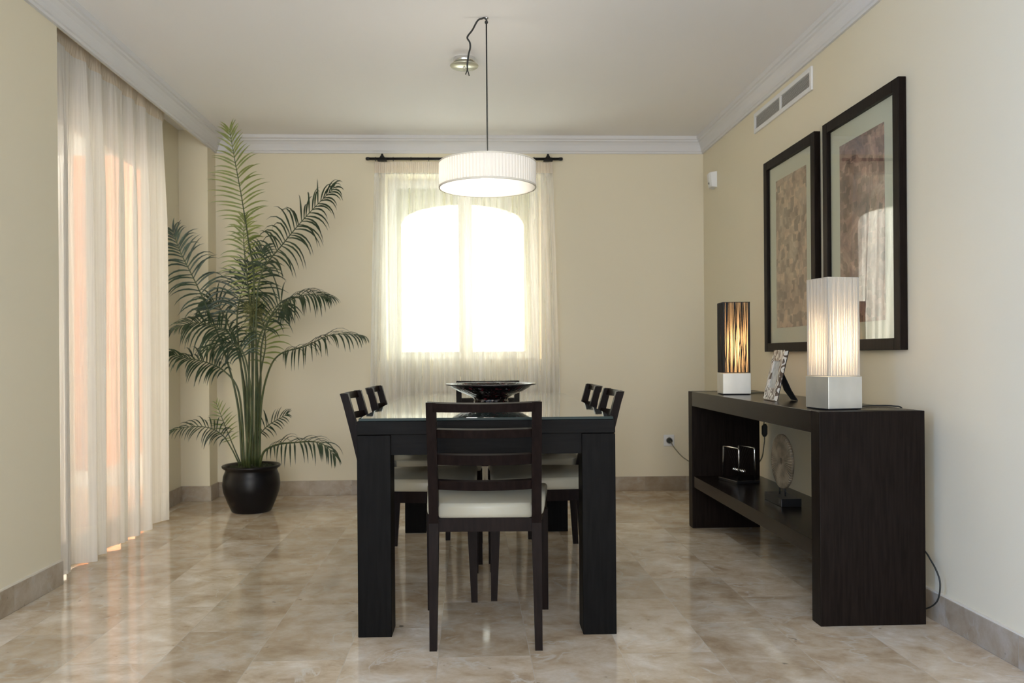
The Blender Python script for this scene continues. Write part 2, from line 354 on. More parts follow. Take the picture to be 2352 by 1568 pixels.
for i in range(11):
    x = -.66 + 1.27*i/10
    if any(abs(x-q) < .02 for q in (-.612, .583)): continue
    c = [(x, .015*math.cos(a), .015*math.sin(a)-.002) for a in [6.2832*j/16 for j in range(17)]]
    MB().tube(c, .0022, 6).build('ring', M_black, rod)

# ---------------------------------------------------------------- dining table
TC, TR = (.078, 3.885), R(-1.1)
tb = thing('dining_table', 'long black-stained wooden dining table with a glass top', 'table', (*TC, 0), TR)
hw, hl = .462, .93
for sx in (-1, 1):
    for sy in (-1, 1):
        cx, cy = sx*(hw-.060), sy*(hl-.060)
        MB().box(cx-.060, cx+.060, cy-.060, cy+.060, 0, .7195, .002).build('leg', M_table, tb)
MB().box(-hw, hw, -hl, hl, .7215, .770, .002).build('top_frame', M_tableh, tb)
MB().box(-hw+.12, hw-.12, -hl+.012, -hl+.034, .648, .7215).box(-hw+.12, hw-.12, hl-.034, hl-.012, .648, .7215).box(-hw+.012, -hw+.034, -hl+.12, hl-.12, .648, .7215).box(hw-.034, hw-.012, -hl+.12, hl-.12, .648, .7215).build('apron', M_tableh, tb)
m = MB().box(-hw+.006, hw-.006, -hl+.006, hl-.006, .770, .780, .0012)
m.bm.normal_update()
for f in m.bm.faces: f.material_index = 0 if f.normal.z > .5 else 1
m.build('glass_top', [M_glass_top, M_glass_edge], tb)

# ---------------------------------------------------------------- chairs
def make_chair():
    c = thing('dining_chair', 'dark wood ladder-back dining chair in front, its back to the camera', 'chair', (.060, 3.045, 0), R(-2.2))
    hb = .192
    def backy(z): return -.205 - (.022*(1-z/.43) if z < .43 else .10*((z-.43)/.42)**1.15*-1 if False else 0) - (0 if z < .43 else .10*((z-.43)/.42)**1.15)
    zs = [0, .15, .32, .43, .55, .68, .80, .848]
    for s in (-1, 1):
        rings = []
        for z in zs:
            y = backy(z); w = .0125+.004*min(1, z/.4); d = .014+.006*min(1, z/.4) - (.004*(z-.43)/.4 if z > .43 else 0)
            x = s*(hb-w)
            rings.append([(x-w, y-d, z), (x+w, y-d, z), (x+w, y+d, z), (x-w, y+d, z)])
        MB().loft(rings).build('back_leg', M_chair, c)
        x = s*.222; rings = []
        for z, w in ((0, .0125), (.40, .022)):
            xx = s*(.2375-w); yy = .2375-w
            rings.append([(xx-w, yy-w, z), (xx+w, yy-w, z), (xx+w, yy+w, z), (xx-w, yy+w, z)])
        MB().loft(rings).build('front_leg', M_chair, c)
    for k, (z0, z1) in enumerate(((.817, .848), (.730, .758), (.637, .672), (.550, .581))):
        m = MB(); rings = []; n = 16; w = hb-.004 if k == 0 else hb-.030
        for i in range(n+1):
            u = -1+2*i/n; x = u*w; sag = .034*(1-u*u)
            y0, y1 = backy(z0)-sag, backy(z1)-sag; d = .009
            zz = z1 - (.0 if k else .003*(1-u*u))
            rings.append([(x, y0-d, z0-d*.22), (x, y0+d, z0+d*.22), (x, y1+d, zz+d*.22), (x, y1-d, zz-d*.22)])
        m.loft(rings); m.build('top_rail' if k == 0 else 'back_slat', M_chair, c)
    # seat frame: trapezoid ring
    def trap(yb, yf, wb, wf): return [(-wb, yb), (wb, yb), (wf, yf), (-wf, yf)]
    m = MB()
    o_ = trap(-.218, .232, .180, .232); 
    m.loft([[(x, y, .400) for x, y in o_], [(x, y, .446) for x, y in o_]])
    m.build('seat_frame', M_chair, c)
    pl = [(-.160, -.226), (.160, -.226), (.163, -.178), (.202, -.172), (.238, .236), (-.238, .236), (-.202, -.172), (-.163, -.178)]
    m = MB(); bm = m.bm
    lo = [bm.verts.new((x, y, .4465)) for x, y in pl]; hi = [bm.verts.new((x, y, .497)) for x, y in pl]
    bm.faces.new(lo[::-1]); bm.faces.new(hi)
    for i in range(len(pl)): bm.faces.new((lo[i], lo[(i+1) % 8], hi[(i+1) % 8], hi[i]))
    es = [e for e in bm.edges if abs(e.verts[0].co.z-e.verts[1].co.z) < 1e-4]
    bmesh.ops.bevel(bm, geom=es, offset=.016, segments=5, affect='EDGES', profile=.5)
    top = [f for f in bm.faces if f.normal.z > .9 or f.calc_center_median().z > .495]
    for f in bm.faces: f.smooth = True
    m.build('seat_cushion', M_leather, c)
    return c
ch = make_chair()
dup(ch, (-.205, 3.60, 0), R(-90-1.1), 'dining chair tucked under the left side of the table, nearer the camera')
dup(ch, (.325, 3.605, 0), R(90-1.1), 'dining chair tucked under the right side of the table, nearer the camera')
dup(ch, (-.175, 4.21, 0), R(-90-1.1), 'dining chair tucked under the left side of the table, farther from the camera')
dup(ch, (.330, 4.21, 0), R(90-1.1), 'dining chair tucked under the right side of the table, farther from the camera')
dup(ch, (.108, 4.735, 0), R(180-1.1), 'dining chair at the far head of the table, mostly hidden behind the bowl')
for o in COL.objects:
    if o.name.split('.')[0] == 'dining_chair': o['group'] = 'dining chairs around the table'

# ---------------------------------------------------------------- bowl
def bowl_mat():
    m = mat('dark_mosaic_glass', (.02, .01, .01), .12, .4); N, L, b = nt(m); c = coords(N, L)
    v = node(N, 'ShaderNodeTexVoronoi', i_Scale=75.0); L.new(c.outputs[0], v.inputs['Vector'])
    s = N.new('ShaderNodeSeparateColor'); L.new(v.outputs['Color'], s.inputs[0])
    r = ramp(N, [(0, (.006, .004, .004)), (.5, (.015, .008, .008)), (.78, (.10, .012, .016)), (.93, (.13, .11, .10)), (1, (.5, .48, .45))]); r.color_ramp.interpolation = 'CONSTANT'
    L.new(s.outputs[0], r.inputs[0]); L.new(r.outputs[0], b.inputs['Base Color'])
    bp = node(N, 'ShaderNodeBump', i_Strength=.7, i_Distance=.004); L.new(v.outputs['Distance'], bp.inputs['Height']); L.new(bp.outputs[0], b.inputs['Normal'])
    return m
bw = thing('decorative_bowl', 'wide black footed bowl with glittering mosaic surface, centred on the table', 'bowl', (.103, 3.93, .7802))
prof = [(0, 0), (.080, 0), (.084, .004), (.080, .012), (.083, .022), (.105, .034), (.150, .052), (.182, .070), (.192, .080), (.212, .0835), (.2125, .088), (.190, .088), (.176, .076), (.145, .060), (.10, .043), (.05, .032), (0, .030)]
MB().lathe(prof, 72).build('bowl_body', bowl_mat(), bw)
MB().lathe([(.2118, .0832), (.2145, .0845), (.2145, .0885), (.2118, .0895), (.208, .0885)], 72).build('rim', mat('hammered_dark_rim', (.045, .04, .038), .25, .6), bw)

# ---------------------------------------------------------------- pendant lamp
pd = thing('pendant_lamp', 'drum pendant lamp with pleated ivory shade hanging over the table', 'lamp', (.094, 3.90, 0))
m = MB(); n = 720; rings = []
def pleat(j, n_): 
    a = j/n_*90*2*math.pi; return .0017*math.sin(a)
for z in (1.7915, 1.795, 1.83, 1.87, 1.905, 1.909):
    rings.append([((.2275+pleat(j, n))*math.cos(2*math.pi*j/n), (.2275+pleat(j, n))*math.sin(2*math.pi*j/n), z) for j in range(n)])
m.loft(rings, False, True, 0, True); m.build('lamp_shade', M_shade, pd)
m = MB().lathe([(.2245, 1.7925), (.2245, 1.908)], 96).build('shade_lining', cloth('white_lining', (.95, .93, .90), 0, .45), pd)
MB().lathe([(.2235, 1.790), (.2300, 1.790), (.2305, 1.794), (.2300, 1.798), (.2235, 1.794)], 96).lathe([(.2235, 1.904), (.2300, 1.904), (.2300, 1.910), (.2235, 1.910)], 96).build('shade_hoop', mat('ivory_binding', (.85, .80, .68), .6), pd)
m = MB()
for a in (0, 2.094, 4.189): m.tube([(0, 0, 1.886), (.224*math.cos(a+.4), .224*math.sin(a+.4), 1.886)], .0025, 6)
m.lathe([(0.05, 1.884), (.054, 1.886), (.05, 1.888), (.046, 1.886), (.05, 1.884)], 24).build('shade_spider', M_chrome, pd)
MB().lathe([(0, 1.815), (.024, 1.82), (.033, 1.835), (.030, 1.852), (.017, 1.868), (.014, 1.872)], 24).build('bulb', glow('lit_frosted_bulb', (1, .93, .82), 5), pd)
pb = bpy.data.lights.new('pendant_bulb_light', 'POINT'); pb.energy = 3.6; pb.color = (1, .93, .82); pb.shadow_soft_size = .03
pbo = bpy.data.objects.new('pendant_bulb_light', pb); COL.objects.link(pbo); pbo.parent = pd; pbo.location = (-.09, 0, 1.85)
MB().lathe([(.0, 1.868), (.018, 1.868), (.018, 1.915), (.008, 1.925), (0, 1.925)], 20).build('lamp_holder', M_white, pd)
MB().tube([(0, 0, 1.92), (0, 0, 2.575)], .0036, 8).build('cord', M_cable, pd)
w = [(.003, -.004, 2.578), (-.008, -.006, 2.590), (-.020, 0, 2.590), (-.041, 0, 2.580), (-.066, 0, 2.536), (-.086, 0, 2.510), (-.090, 0, 2.496), (-.079, 0, 2.478), (-.077, 0, 2.452), (-.085, 0, 2.420), (-.091, 0, 2.372), (-.091, 0, 2.345)]
wr = MB().tube(smooth_path(w), .0042, 8).build('loose_cord', M_cable, pd)
MB().tube([(-.091, 0, 2.348), (-.096, 0, 2.335), (-.100, 0, 2.326)], .0028, 6).tube([(-.091, 0, 2.348), (-.086, 0, 2.334), (-.083, 0, 2.320)], .0028, 6).build('wire_end', M_cable, pd)
MB().lathe([(0, 2.595), (.010, 2.595), (.010, 2.590), (.004, 2.587), (.004, 2.578)], 16).tube([(.006*math.cos(a), 0, 2.574+.006*math.sin(a)) for a in [6.2832*j/12 for j in range(13)]], .0016, 6).build('ceiling_hook', M_chrome, pd)
MB().sphere((0, -.001, 2.572), .0085, 0, 10).build('cord_knot', M_cable, pd)

# ---------------------------------------------------------------- ceiling halogen
cl = thing('ceiling_light', 'small round chrome ceiling light behind the pendant cord', 'ceiling light', (-.013, 4.44, H))
MB().lathe([(0, 0), (.058, 0), (.060, -.004), (.060, -.022), (.056, -.026), (0, -.026)], 48).build('mounting_plate', M_chrome, cl)
MB().lathe([(.012, -.026), (.012, -.040)], 16).lathe([(0, -.036), (.074, -.036), (.077, -.040), (.074, -.044), (0, -.046)], 48).build('disc_diffuser', mat('frosted_disc', (.62, .62, .50), .25, .6), cl)
MB().lathe([(.0, -.046), (.007, -.046), (.006, -.052), (0, -.054)], 16).build('finial', M_chrome, cl)

# ---------------------------------------------------------------- console
cn = thing('console_table', 'long dark espresso console table with a low shelf along the right wall', 'console table', (1.280, 2.982, 0))
CW, CLn, CZ = .394, 1.81, .787
MB().box(0, CW, 0, .076, 0, CZ-.0005, .002).build('end_panel', M_con, cn)
MB().box(0, CW, CLn-.076, CLn, 0, CZ-.0005, .002).build('end_panel', M_con, cn)
MB().box(0.0005, CW-.0005, .076, CLn-.076, CZ-.083, CZ-.001, .001).build('top_panel', M_conh, cn)
MB().box(.006, CW-.006, .076, CLn-.076, .238, .300, .001).build('shelf', M_conh, cn)

# ---------------------------------------------------------------- table lamps with string shades
def string_lamp(name, label, loc, rotz, base_w, base_h, sh_w, sh_h, threads, rad, tmat, lmat, pw, bulbcol, trim, seed, wv):
    t = thing(name, label, 'lamp', loc, rotz, None); rnd = random.Random(seed); h = base_w/2
    MB().box(-h, h, -h, h, .004, base_h, .0015).build('base', M_steel, t)
    MB().box(-h+.004, h-.004, -h+.004, h-.004, 0, .004).build('felt_pad', M_black_felt, t)
    s = sh_w/2; m = MB(); z0, z1 = base_h+.002, base_h+sh_h
    for side in range(4):
        for i in range(threads):
            a = -s+2*s*(i+.5)/threads; j = rnd.gauss(0, .0016*wv); k2 = rnd.gauss(0, .0035*wv); q = rnd.uniform(-.0006, .0006)
            def pt(a, z, o=0):
                return {0: (a, -s-o, z), 1: (s+o, a, z), 2: (a, s+o, z), 3: (-s-o, a, z)}[side]
            cl_ = lambda v: max(-s, min(s, v))
            m.tube([pt(cl_(a+j+.004*wv*math.sin(i*.9)), z0, q), pt(cl_(a+k2), (z0+z1)/2, q), pt(cl_(a-j+.005*wv*math.sin(i*.47+side)), z1, q)], rad, 4, cap=False)
    m.build('string_shade', tmat, t)
    m = MB(); e = trim
    for z in (z0, z1-e):
        m.box(-s-.0008, s+.0008, -s-.0008, -s+e, z, z+e).box(-s-.0008, s+.0008, s-e, s+.0008, z, z+e).box(-s-.0008, -s+e, -s+e, s-e, z, z+e).box(s-e, s+.0008, -s+e, s-e, z, z+e)
    cw = e*2.6
    for sx in (-1, 1):
        for sy in (-1, 1):
            x0, x1 = sorted((sx*(s-.0002), sx*(s-.0012))); y0, y1 = sorted((sy*s, sy*(s-cw))); m.box(x0, x1, y0, y1, z0+e, z1-e)
            x0, x1 = sorted((sx*(s-.0014), sx*(s-cw))); y0, y1 = sorted((sy*(s-.0002), sy*(s-.0012))); m.box(x0, x1, y0, y1, z0+e, z1-e)
    m.build('shade_frame', tmat, t)
    si = s-.006; m = MB()
    for side in ((-si, -si, si, -si), (si, -si, si, si), (si, si, -si, si), (-si, si, -si, -si)):
        x0, y0, x1, y1 = side; m.loft([[(x0, y0, z0+.001), (x1, y1, z0+.001)], [(x0, y0, z1-.002), (x1, y1, z1-.002)]], False, False)
    m.build('shade_liner', lmat, t, nrm=False)
    MB().lathe([(0, base_h), (.018, base_h), (.018, base_h+.045), (.012, base_h+.05), (0, base_h+.05)], 16).build('bulb_holder', M_white, t)
    MB().lathe([(0, base_h+.05), (.014, base_h+.055), (.024, base_h+.080), (.027, base_h+.105), (.022, base_h+.125), (0, base_h+.138)], 20).build('bulb', glow(name+'_bulb_glow', bulbcol, 14), t)
    l = bpy.data.lights.new(name+'_bulb_light', 'POINT'); l.energy = pw; l.color = bulbcol; l.shadow_soft_size = .03
    o = bpy.data.objects.new(name+'_bulb_light', l); COL.objects.link(o); o.parent = t; o.location = (0, 0, base_h+.18)
    return t
CT = CZ+.0003
M_wthread = cloth('silver_white_thread', (.92, .90, .85), 0, .80)
M_bthread = mat('black_thread', (.006, .005, .004), .5)
M_wliner = cloth('white_diffuser', (.93, .90, .86), .0, .6)
M_bliner = cloth('amber_diffuser', (.80, .60, .36), .0, .6)
L1 = string_lamp('table_lamp', 'tall white string-shade table lamp, lit, near end of the console', (1.402, 3.135, CT), R(11), .145, .125, .134, .375, 78, .00110, M_wthread, M_wliner, .50, (1, .80, .58), .0028, 3, .42)
L2 = string_lamp('table_lamp', 'black string-shade table lamp glowing amber, far end of the console', (1.412, 4.365, CT), R(-5), .145, .112, .139, .375, 48, .0012, M_bthread, M_bliner, .75, (1, .76, .50), .0035, 4, 1.1)
L2.scale = (1, 1, 1)
def world_tube(parent, name, pts, r, m):
    Mi = (Matrix.Translation(parent.location) @ Matrix.Rotation(parent.rotation_euler.z, 4, 'Z')).inverted()
    return MB().tube([Mi @ p for p in smooth_path(pts)], r, 8).build(name, m, parent)
world_tube(L1, 'cord', [(1.470, 3.16, .793), (1.50, 3.17, .7905), (1.57, 3.22, .7905), (1.63, 3.24, .7905), (1.672, 3.20, .7905), (1.686, 3.16, .780), (1.690, 3.13, .70), (1.692, 3.10, .5), (1.694, 3.06, .30), (1.70, 3.01, .245), (1.70, 2.961, .207), (1.70, 2.935, .165), (1.70, 2.948, .104), (1.70, 2.991, .064), (1.70, 3.05, .036), (1.70, 3.12, .02)], .0030, M_cable)
world_tube(L2, 'cord', [(1.484, 4.39, .794), (1.51, 4.40, .7905), (1.58, 4.43, .7905), (1.65, 4.47, .7905), (1.678, 4.50, .786), (1.684, 4.53, .75), (1.690, 4.66, .64), (1.692, 4.70, .58), (1.694, 4.70, .48), (1.68, 4.8, .35), (1.55, 5.15, .26), (1.46, 5.5, .29), (1.452, 5.8, .335), (1.470, 6.005, .368)], .0035, mat('olive_grey_cable', (.16, .15, .10), .5))
Mi = (Matrix.Translation(L2.location) @ Matrix.Rotation(L2.rotation_euler.z, 4, 'Z')).inverted()
sw = MB(); pts = [(1.690, 4.675, .60), (1.692, 4.685, .585), (1.693, 4.69, .54), (1.693, 4.69, .525)]
sw.loft([[Mi @ Vector((x-w, y-w*.6, z)), Mi @ Vector((x+w, y-w*.6, z)), Mi @ Vector((x+w, y+w*.6, z)), Mi @ Vector((x-w, y+w*.6, z))] for (x, y, z), w in zip(pts, (.006, .014, .014, .007))]).build('inline_switch', M_cable, L2)
pg = MB(); pg.tube([Mi @ Vector((1.470, 6.038, .368)), Mi @ Vector((1.470, 6.005, .368))], .021, 20, .016).build('plug', M_cable, L2)

# ---------------------------------------------------------------- photo frame
pf = thing('photo_frame', 'leaning photo frame carved in white and brown swirls, between the two lamps', 'photo frame', (1.371, 3.745, CT), R(-4.5))
# local: faces -X, width along Y, leans back towards +X
lean = math.radians(13)
def fr(w, d, z): return (d*math.cos(lean)+z*math.sin(lean), w, z*math.cos(lean)-d*math.sin(lean)+.0035)
m = MB(); W2, HH, bw_ = .088, .232, .034
def fbox(mb, w0, w1, z0, z1, d0, d1):
    mb.loft([[fr(w0, d0, z0), fr(w1, d0, z0), fr(w1, d1, z0), fr(w0, d1, z0)], [fr(w0, d0, z1), fr(w1, d0, z1), fr(w1, d1, z1), fr(w0, d1, z1)]])
fbox(m, -W2, -W2+bw_, 0, HH, 0, .014); fbox(m, W2-bw_, W2, 0, HH, 0, .014); fbox(m, -W2+bw_, W2-bw_, 0, .055, 0, .014); fbox(m, -W2+bw_, W2-bw_, HH-.050, HH, 0, .014)
def swirl():
    mm = mat('carved_white_brown', (.5, .45, .4), .4); N, L, b = nt(mm); c = coords(N, L, (1, 1, .8))
    w = node(N, 'ShaderNodeTexWave', i_Scale=11.0, i_Distortion=16.0, i_Detail=1.5); w.inputs['Detail Scale'].default_value = 2.2; w.bands_direction = 'Y'
    L.new(c.outputs[0], w.inputs['Vector']); r = ramp(N, [(.42, (.10, .065, .04)), (.55, (.72, .68, .60))]); L.new(w.outputs[0], r.inputs[0]); L.new(r.outputs[0], b.inputs['Base Color'])
    bp = node(N, 'ShaderNodeBump', i_Strength=.8, i_Distance=.003); L.new(w.outputs[0], bp.inputs['Height']); L.new(bp.outputs[0], b.inputs['Normal']); return mm
m.build('frame', swirl(), pf)
m = MB(); fbox(m, -W2+bw_, W2-bw_, .055, HH-.05, .006, .009); m.build('picture', mottled('silver_grey_print', (.30, .31, .31), (.62, .63, .62), 26, .2), pf)
m = MB(); fbox(m, -W2+.002, W2-.002, .002, HH-.002, .0142, .018); m.build('backing', M_black_felt, pf)
m = MB(); a = [fr(.035, .019, .150), fr(-.035, .019, .150), ]
m.loft([[fr(.030, .0185, .145), fr(-.030, .0185, .145), fr(-.030, .0205, .148), fr(.030, .0205, .148)],
        [(.085, .052, .045), (.085, -.060, .045), (.088, -.060, .047), (.088, .052, .047)],
        [(.112, .030, .0005), (.112, -.060, .0005), (.116, -.060, .0005), (.116, .030, .0005)]])
m.build('easel_stand', M_black_felt, pf)

# ---------------------------------------------------------------- balance-ball toy on the shelf
SH = .3003
kt = thing('swinging_balls_toy', 'chrome desk toy with hanging balls on the console shelf', 'desk toy', (1.478, 4.495, SH), R(14))
MB().box(-.070, .070, -.095, .095, 0, .018, .003).build('base', mat('black_lacquer', (.008, .008, .009), .15), kt)
for sx in (-1, 1):
    MB().tube([(sx*.048, -.078, .018), (sx*.048, -.078, .180), (sx*.048, -.076, .186), (sx*.048, -.070, .190), (sx*.048, .070, .190), (sx*.048, .076, .186), (sx*.048, .078, .180), (sx*.048, .078, .018)], .0042, 10).build('wire_arch', M_chrome, kt)
for i in range(5):
    y = (i-2)*.0225; bl = MB().sphere((0, y, .062), .011).build('ball', M_chrome, kt)
    MB().tube([(-.048, y, .190), (0, y, .073), (.048, y, .190)], .0004, 4).build('thread', M_cable, bl)

# ---------------------------------------------------------------- stone disc sculpture
ds = thing('disc_sculpture', 'round ribbed stone disc on a black block base on the console shelf', 'sculpture', (1.468, 3.835, SH), 0)
MB().box(-.047, .047, -.108, .108, 0, .036, .002).build('base', mat('black_painted_block', (.008, .008, .009), .3), ds)
def disc_mat():
    mm = mat('carved_limestone', (.35, .28, .19), .7); N, L, b = nt(mm); tc = N.new('ShaderNodeTexCoord'); sp = N.new('ShaderNodeSeparateXYZ'); L.new(tc.outputs['Object'], sp.inputs[0])
    at = node(N, 'ShaderNodeMath', operation='ARCTAN2'); L.new(sp.outputs[1], at.inputs[0]); L.new(sp.outputs[2], at.inputs[1])
    ml = node(N, 'ShaderNodeMath', operation='MULTIPLY'); L.new(at.outputs[0], ml.inputs[0]); ml.inputs[1].default_value = 60
    sn = node(N, 'ShaderNodeMath', operation='SINE'); L.new(ml.outputs[0], sn.inputs[0])
    n = node(N, 'ShaderNodeTexNoise', i_Scale=18.0, i_Detail=5.0); L.new(tc.outputs['Object'], n.inputs['Vector'])
    r = ramp(N, [(.35, (.15, .115, .07)), (.65, (.34, .27, .18))]); L.new(n.outputs[0], r.inputs[0]); L.new(r.outputs[0], b.inputs['Base Color'])
    bp = node(N, 'ShaderNodeBump', i_Strength=.5, i_Distance=.003); L.new(sn.outputs[0], bp.inputs['Height']); L.new(bp.outputs[0], b.inputs['Normal']); return mm
m = MB(); n = 64; rings = []
for r_, x in ((.016, -.006), (.030, -.010), (.10, -.0095), (.124, -.008), (.128, -.004), (.128, .004), (.124, .008), (.10, .0095), (.030, .010), (.016, .006), (.016, -.006)):
    rings.append([(x, r_*math.cos(6.28319*j/n), r_*math.sin(6.28319*j/n)) for j in range(n)])
m.loft(rings, False, True, 0, True); dd = m.build('disc', disc_mat(), ds, (0, 0, .194))
for y in (-.035, .035): MB().tube([(0, y, .034), (0, y, .078)], .0035, 8).build('support_pin', M_black, ds)

# ---------------------------------------------------------------- framed pictures
def art_mat(name, cols, seed, darktop):
    mm = mat(name, cols[0], .65); N, L, b = nt(mm); c = coords(N, L, (1, 1, 1), (seed, seed*2, seed))
    v = node(N, 'ShaderNodeTexVoronoi', i_Scale=26.0, i_Randomness=.9); v.distance = 'CHEBYCHEV'; L.new(c.outputs[0], v.inputs['Vector'])
    s = N.new('ShaderNodeSeparateColor'); L.new(v.outputs['Color'], s.inputs[0])
    n = node(N, 'ShaderNodeTexNoise', i_Scale=4.5, i_Detail=7.0, i_Roughness=.65, i_Distortion=1.2); L.new(c.outputs[0], n.inputs['Vector'])
    r = ramp(N, [(.30, cols[0]), (.47, cols[1]), (.58, cols[2]), (.72, cols[3])]); L.new(n.outputs[0], r.inputs[0])
    r2 = ramp(N, [(0, (.45, .42, .42)), (.5, (1, 1, 1)), (1, (1.6, 1.55, 1.5))]); L.new(s.outputs[0], r2.inputs[0])
    mu = node(N, 'ShaderNodeMix', data_type='RGBA', blend_type='MULTIPLY'); mu.inputs[0].default_value = .8; L.new(r.outputs[0], mu.inputs[6]); L.new(r2.outputs[0], mu.inputs[7])
    L.new(mu.outputs[2], b.inputs['Base Color']); return mm
def picture(label, y0, y1, z0, z1, ay0, ay1, az0, az1, am, fw=.048):
    t = thing('framed_picture', label, 'picture', (XR, (y0+y1)/2, (z0+z1)/2), 0, 'framed pictures on the right wall')
    cy, cz = (y0+y1)/2, (z0+z1)/2; a, c = (y1-y0)/2, (z1-z0)/2; x0, x1 = -.034, -.002
    m = MB(); m.box(x0, x1, -a, -a+fw, -c, c, .002).box(x0, x1, a-fw, a, -c, c, .002).box(x0, x1, -a+fw, a-fw, -c, -c+fw, .002).box(x0, x1, -a+fw, a-fw, c-fw, c, .002)
    m.build('frame', M_con, t)
    MB().box(-.014, -.006, -a+fw, a-fw, -c+fw, c-fw).build('mount', mat('pale_green_mount', (.66, .645, .50), .8), t)
    MB().box(-.0165, -.0145, ay0-cy, ay1-cy, az0-cz, az1-cz).build('print', am, t)
    MB().box(-.0225, -.0205, -a+fw, a-fw, -c+fw, c-fw).build('glass', M_pic_glass, t)
A1 = art_mat('tan_abstract_print', [(.24, .15, .10), (.42, .28, .18), (.52, .38, .25), (.68, .55, .40)], 1.3, 0)
A2 = art_mat('mauve_brown_abstract_print', [(.11, .07, .08), (.27, .15, .12), (.40, .25, .19), (.66, .50, .38)], 4.1, 1)
picture('tall framed tan abstract print, farther one on the right wall', 4.012, 4.715, 1.012, 2.095, 4.155, 4.568, 1.143, 1.962, A1)
picture('tall framed mauve-brown abstract print, nearer one on the right wall', 3.212, 3.918, 1.012, 2.095, 3.362, 3.772, 1.137, 1.957, A2)

# ---------------------------------------------------------------- vent, sensor, socket
vt = thing('air_vent', 'long white air vent grille high on the right wall', 'vent', (XR, 4.512, 2.386))
a, c, e = .418, .060, .024
m = MB(); m.box(-.012, -.0005, -a, -a+e, -c, c, .002).box(-.012, -.0005, a-e, a, -c, c, .002).box(-.012, -.0005, -a+e, a-e, -c, -c+e, .002).box(-.012, -.0005, -a+e, a-e, c-e, c, .002).build('frame', M_white, vt)
MB().box(-.003, -.0006, -a+e, a-e, -c+e, c-e).build('backing', mat('vent_backing_grey', (.42, .41, .38), .7), vt)  # plain grey plate behind the louvres
m = MB()
for i in range(9):
    z = -c+e+.004+i*.0082; m.loft([[(-.004, -a+e, z+.004), (-.0105, -a+e, z), (-.0105, -a+e, z+.0014), (-.004, -a+e, z+.0054)], [(-.004, a-e, z+.004), (-.0105, a-e, z), (-.0105, a-e, z+.0014), (-.004, a-e, z+.0054)]])
m.build('louvre', mat('louvre_grey', (.78, .76, .72), .45), vt)
MB().box(-.0118, -.003, -.009, .009, -c+e, c-e).build('divider', M_white, vt)
sn = thing('motion_sensor', 'small white motion sensor on the right wall near the back corner', 'sensor', (XR, 5.755, 2.222), R(0))
m = MB(); m.loft([[(-.0005, -.045, -.055), (-.0005, .045, -.055), (-.0005, .045, .055), (-.0005, -.045, .055)], [(-.034, -.038, -.050), (-.034, .038, -.050), (-.044, .038, .050), (-.044, -.038, .050)], [(-.042, -.022, -.044), (-.042, .022, -.044), (-.054, .022, .044), (-.054, -.022, .044)]])
m.build('housing', M_white, sn)
MB().sphere((-.044, -.004, -.022), .009, 0, 10).build('lens', mat('sensor_lens', (.25, .24, .22), .3), sn)
so = thing('wall_socket', 'white wall socket on the back wall beside the console', 'socket', (1.469, D, .368))
MB().box(-.040, .040, -.009, -.0005, -.042, .042, .004).build('cover_plate', M_white, so)
MB().lathe([(.0, 0), (.026, 0), (.027, .003), (.0235, .003), (.0235, .001), (0, .001)], 32).build('socket_well', M_white, so).matrix_local = Matrix.Translation((0, -.009, 0)) @ Matrix.Rotation(R(90), 4, 'X')

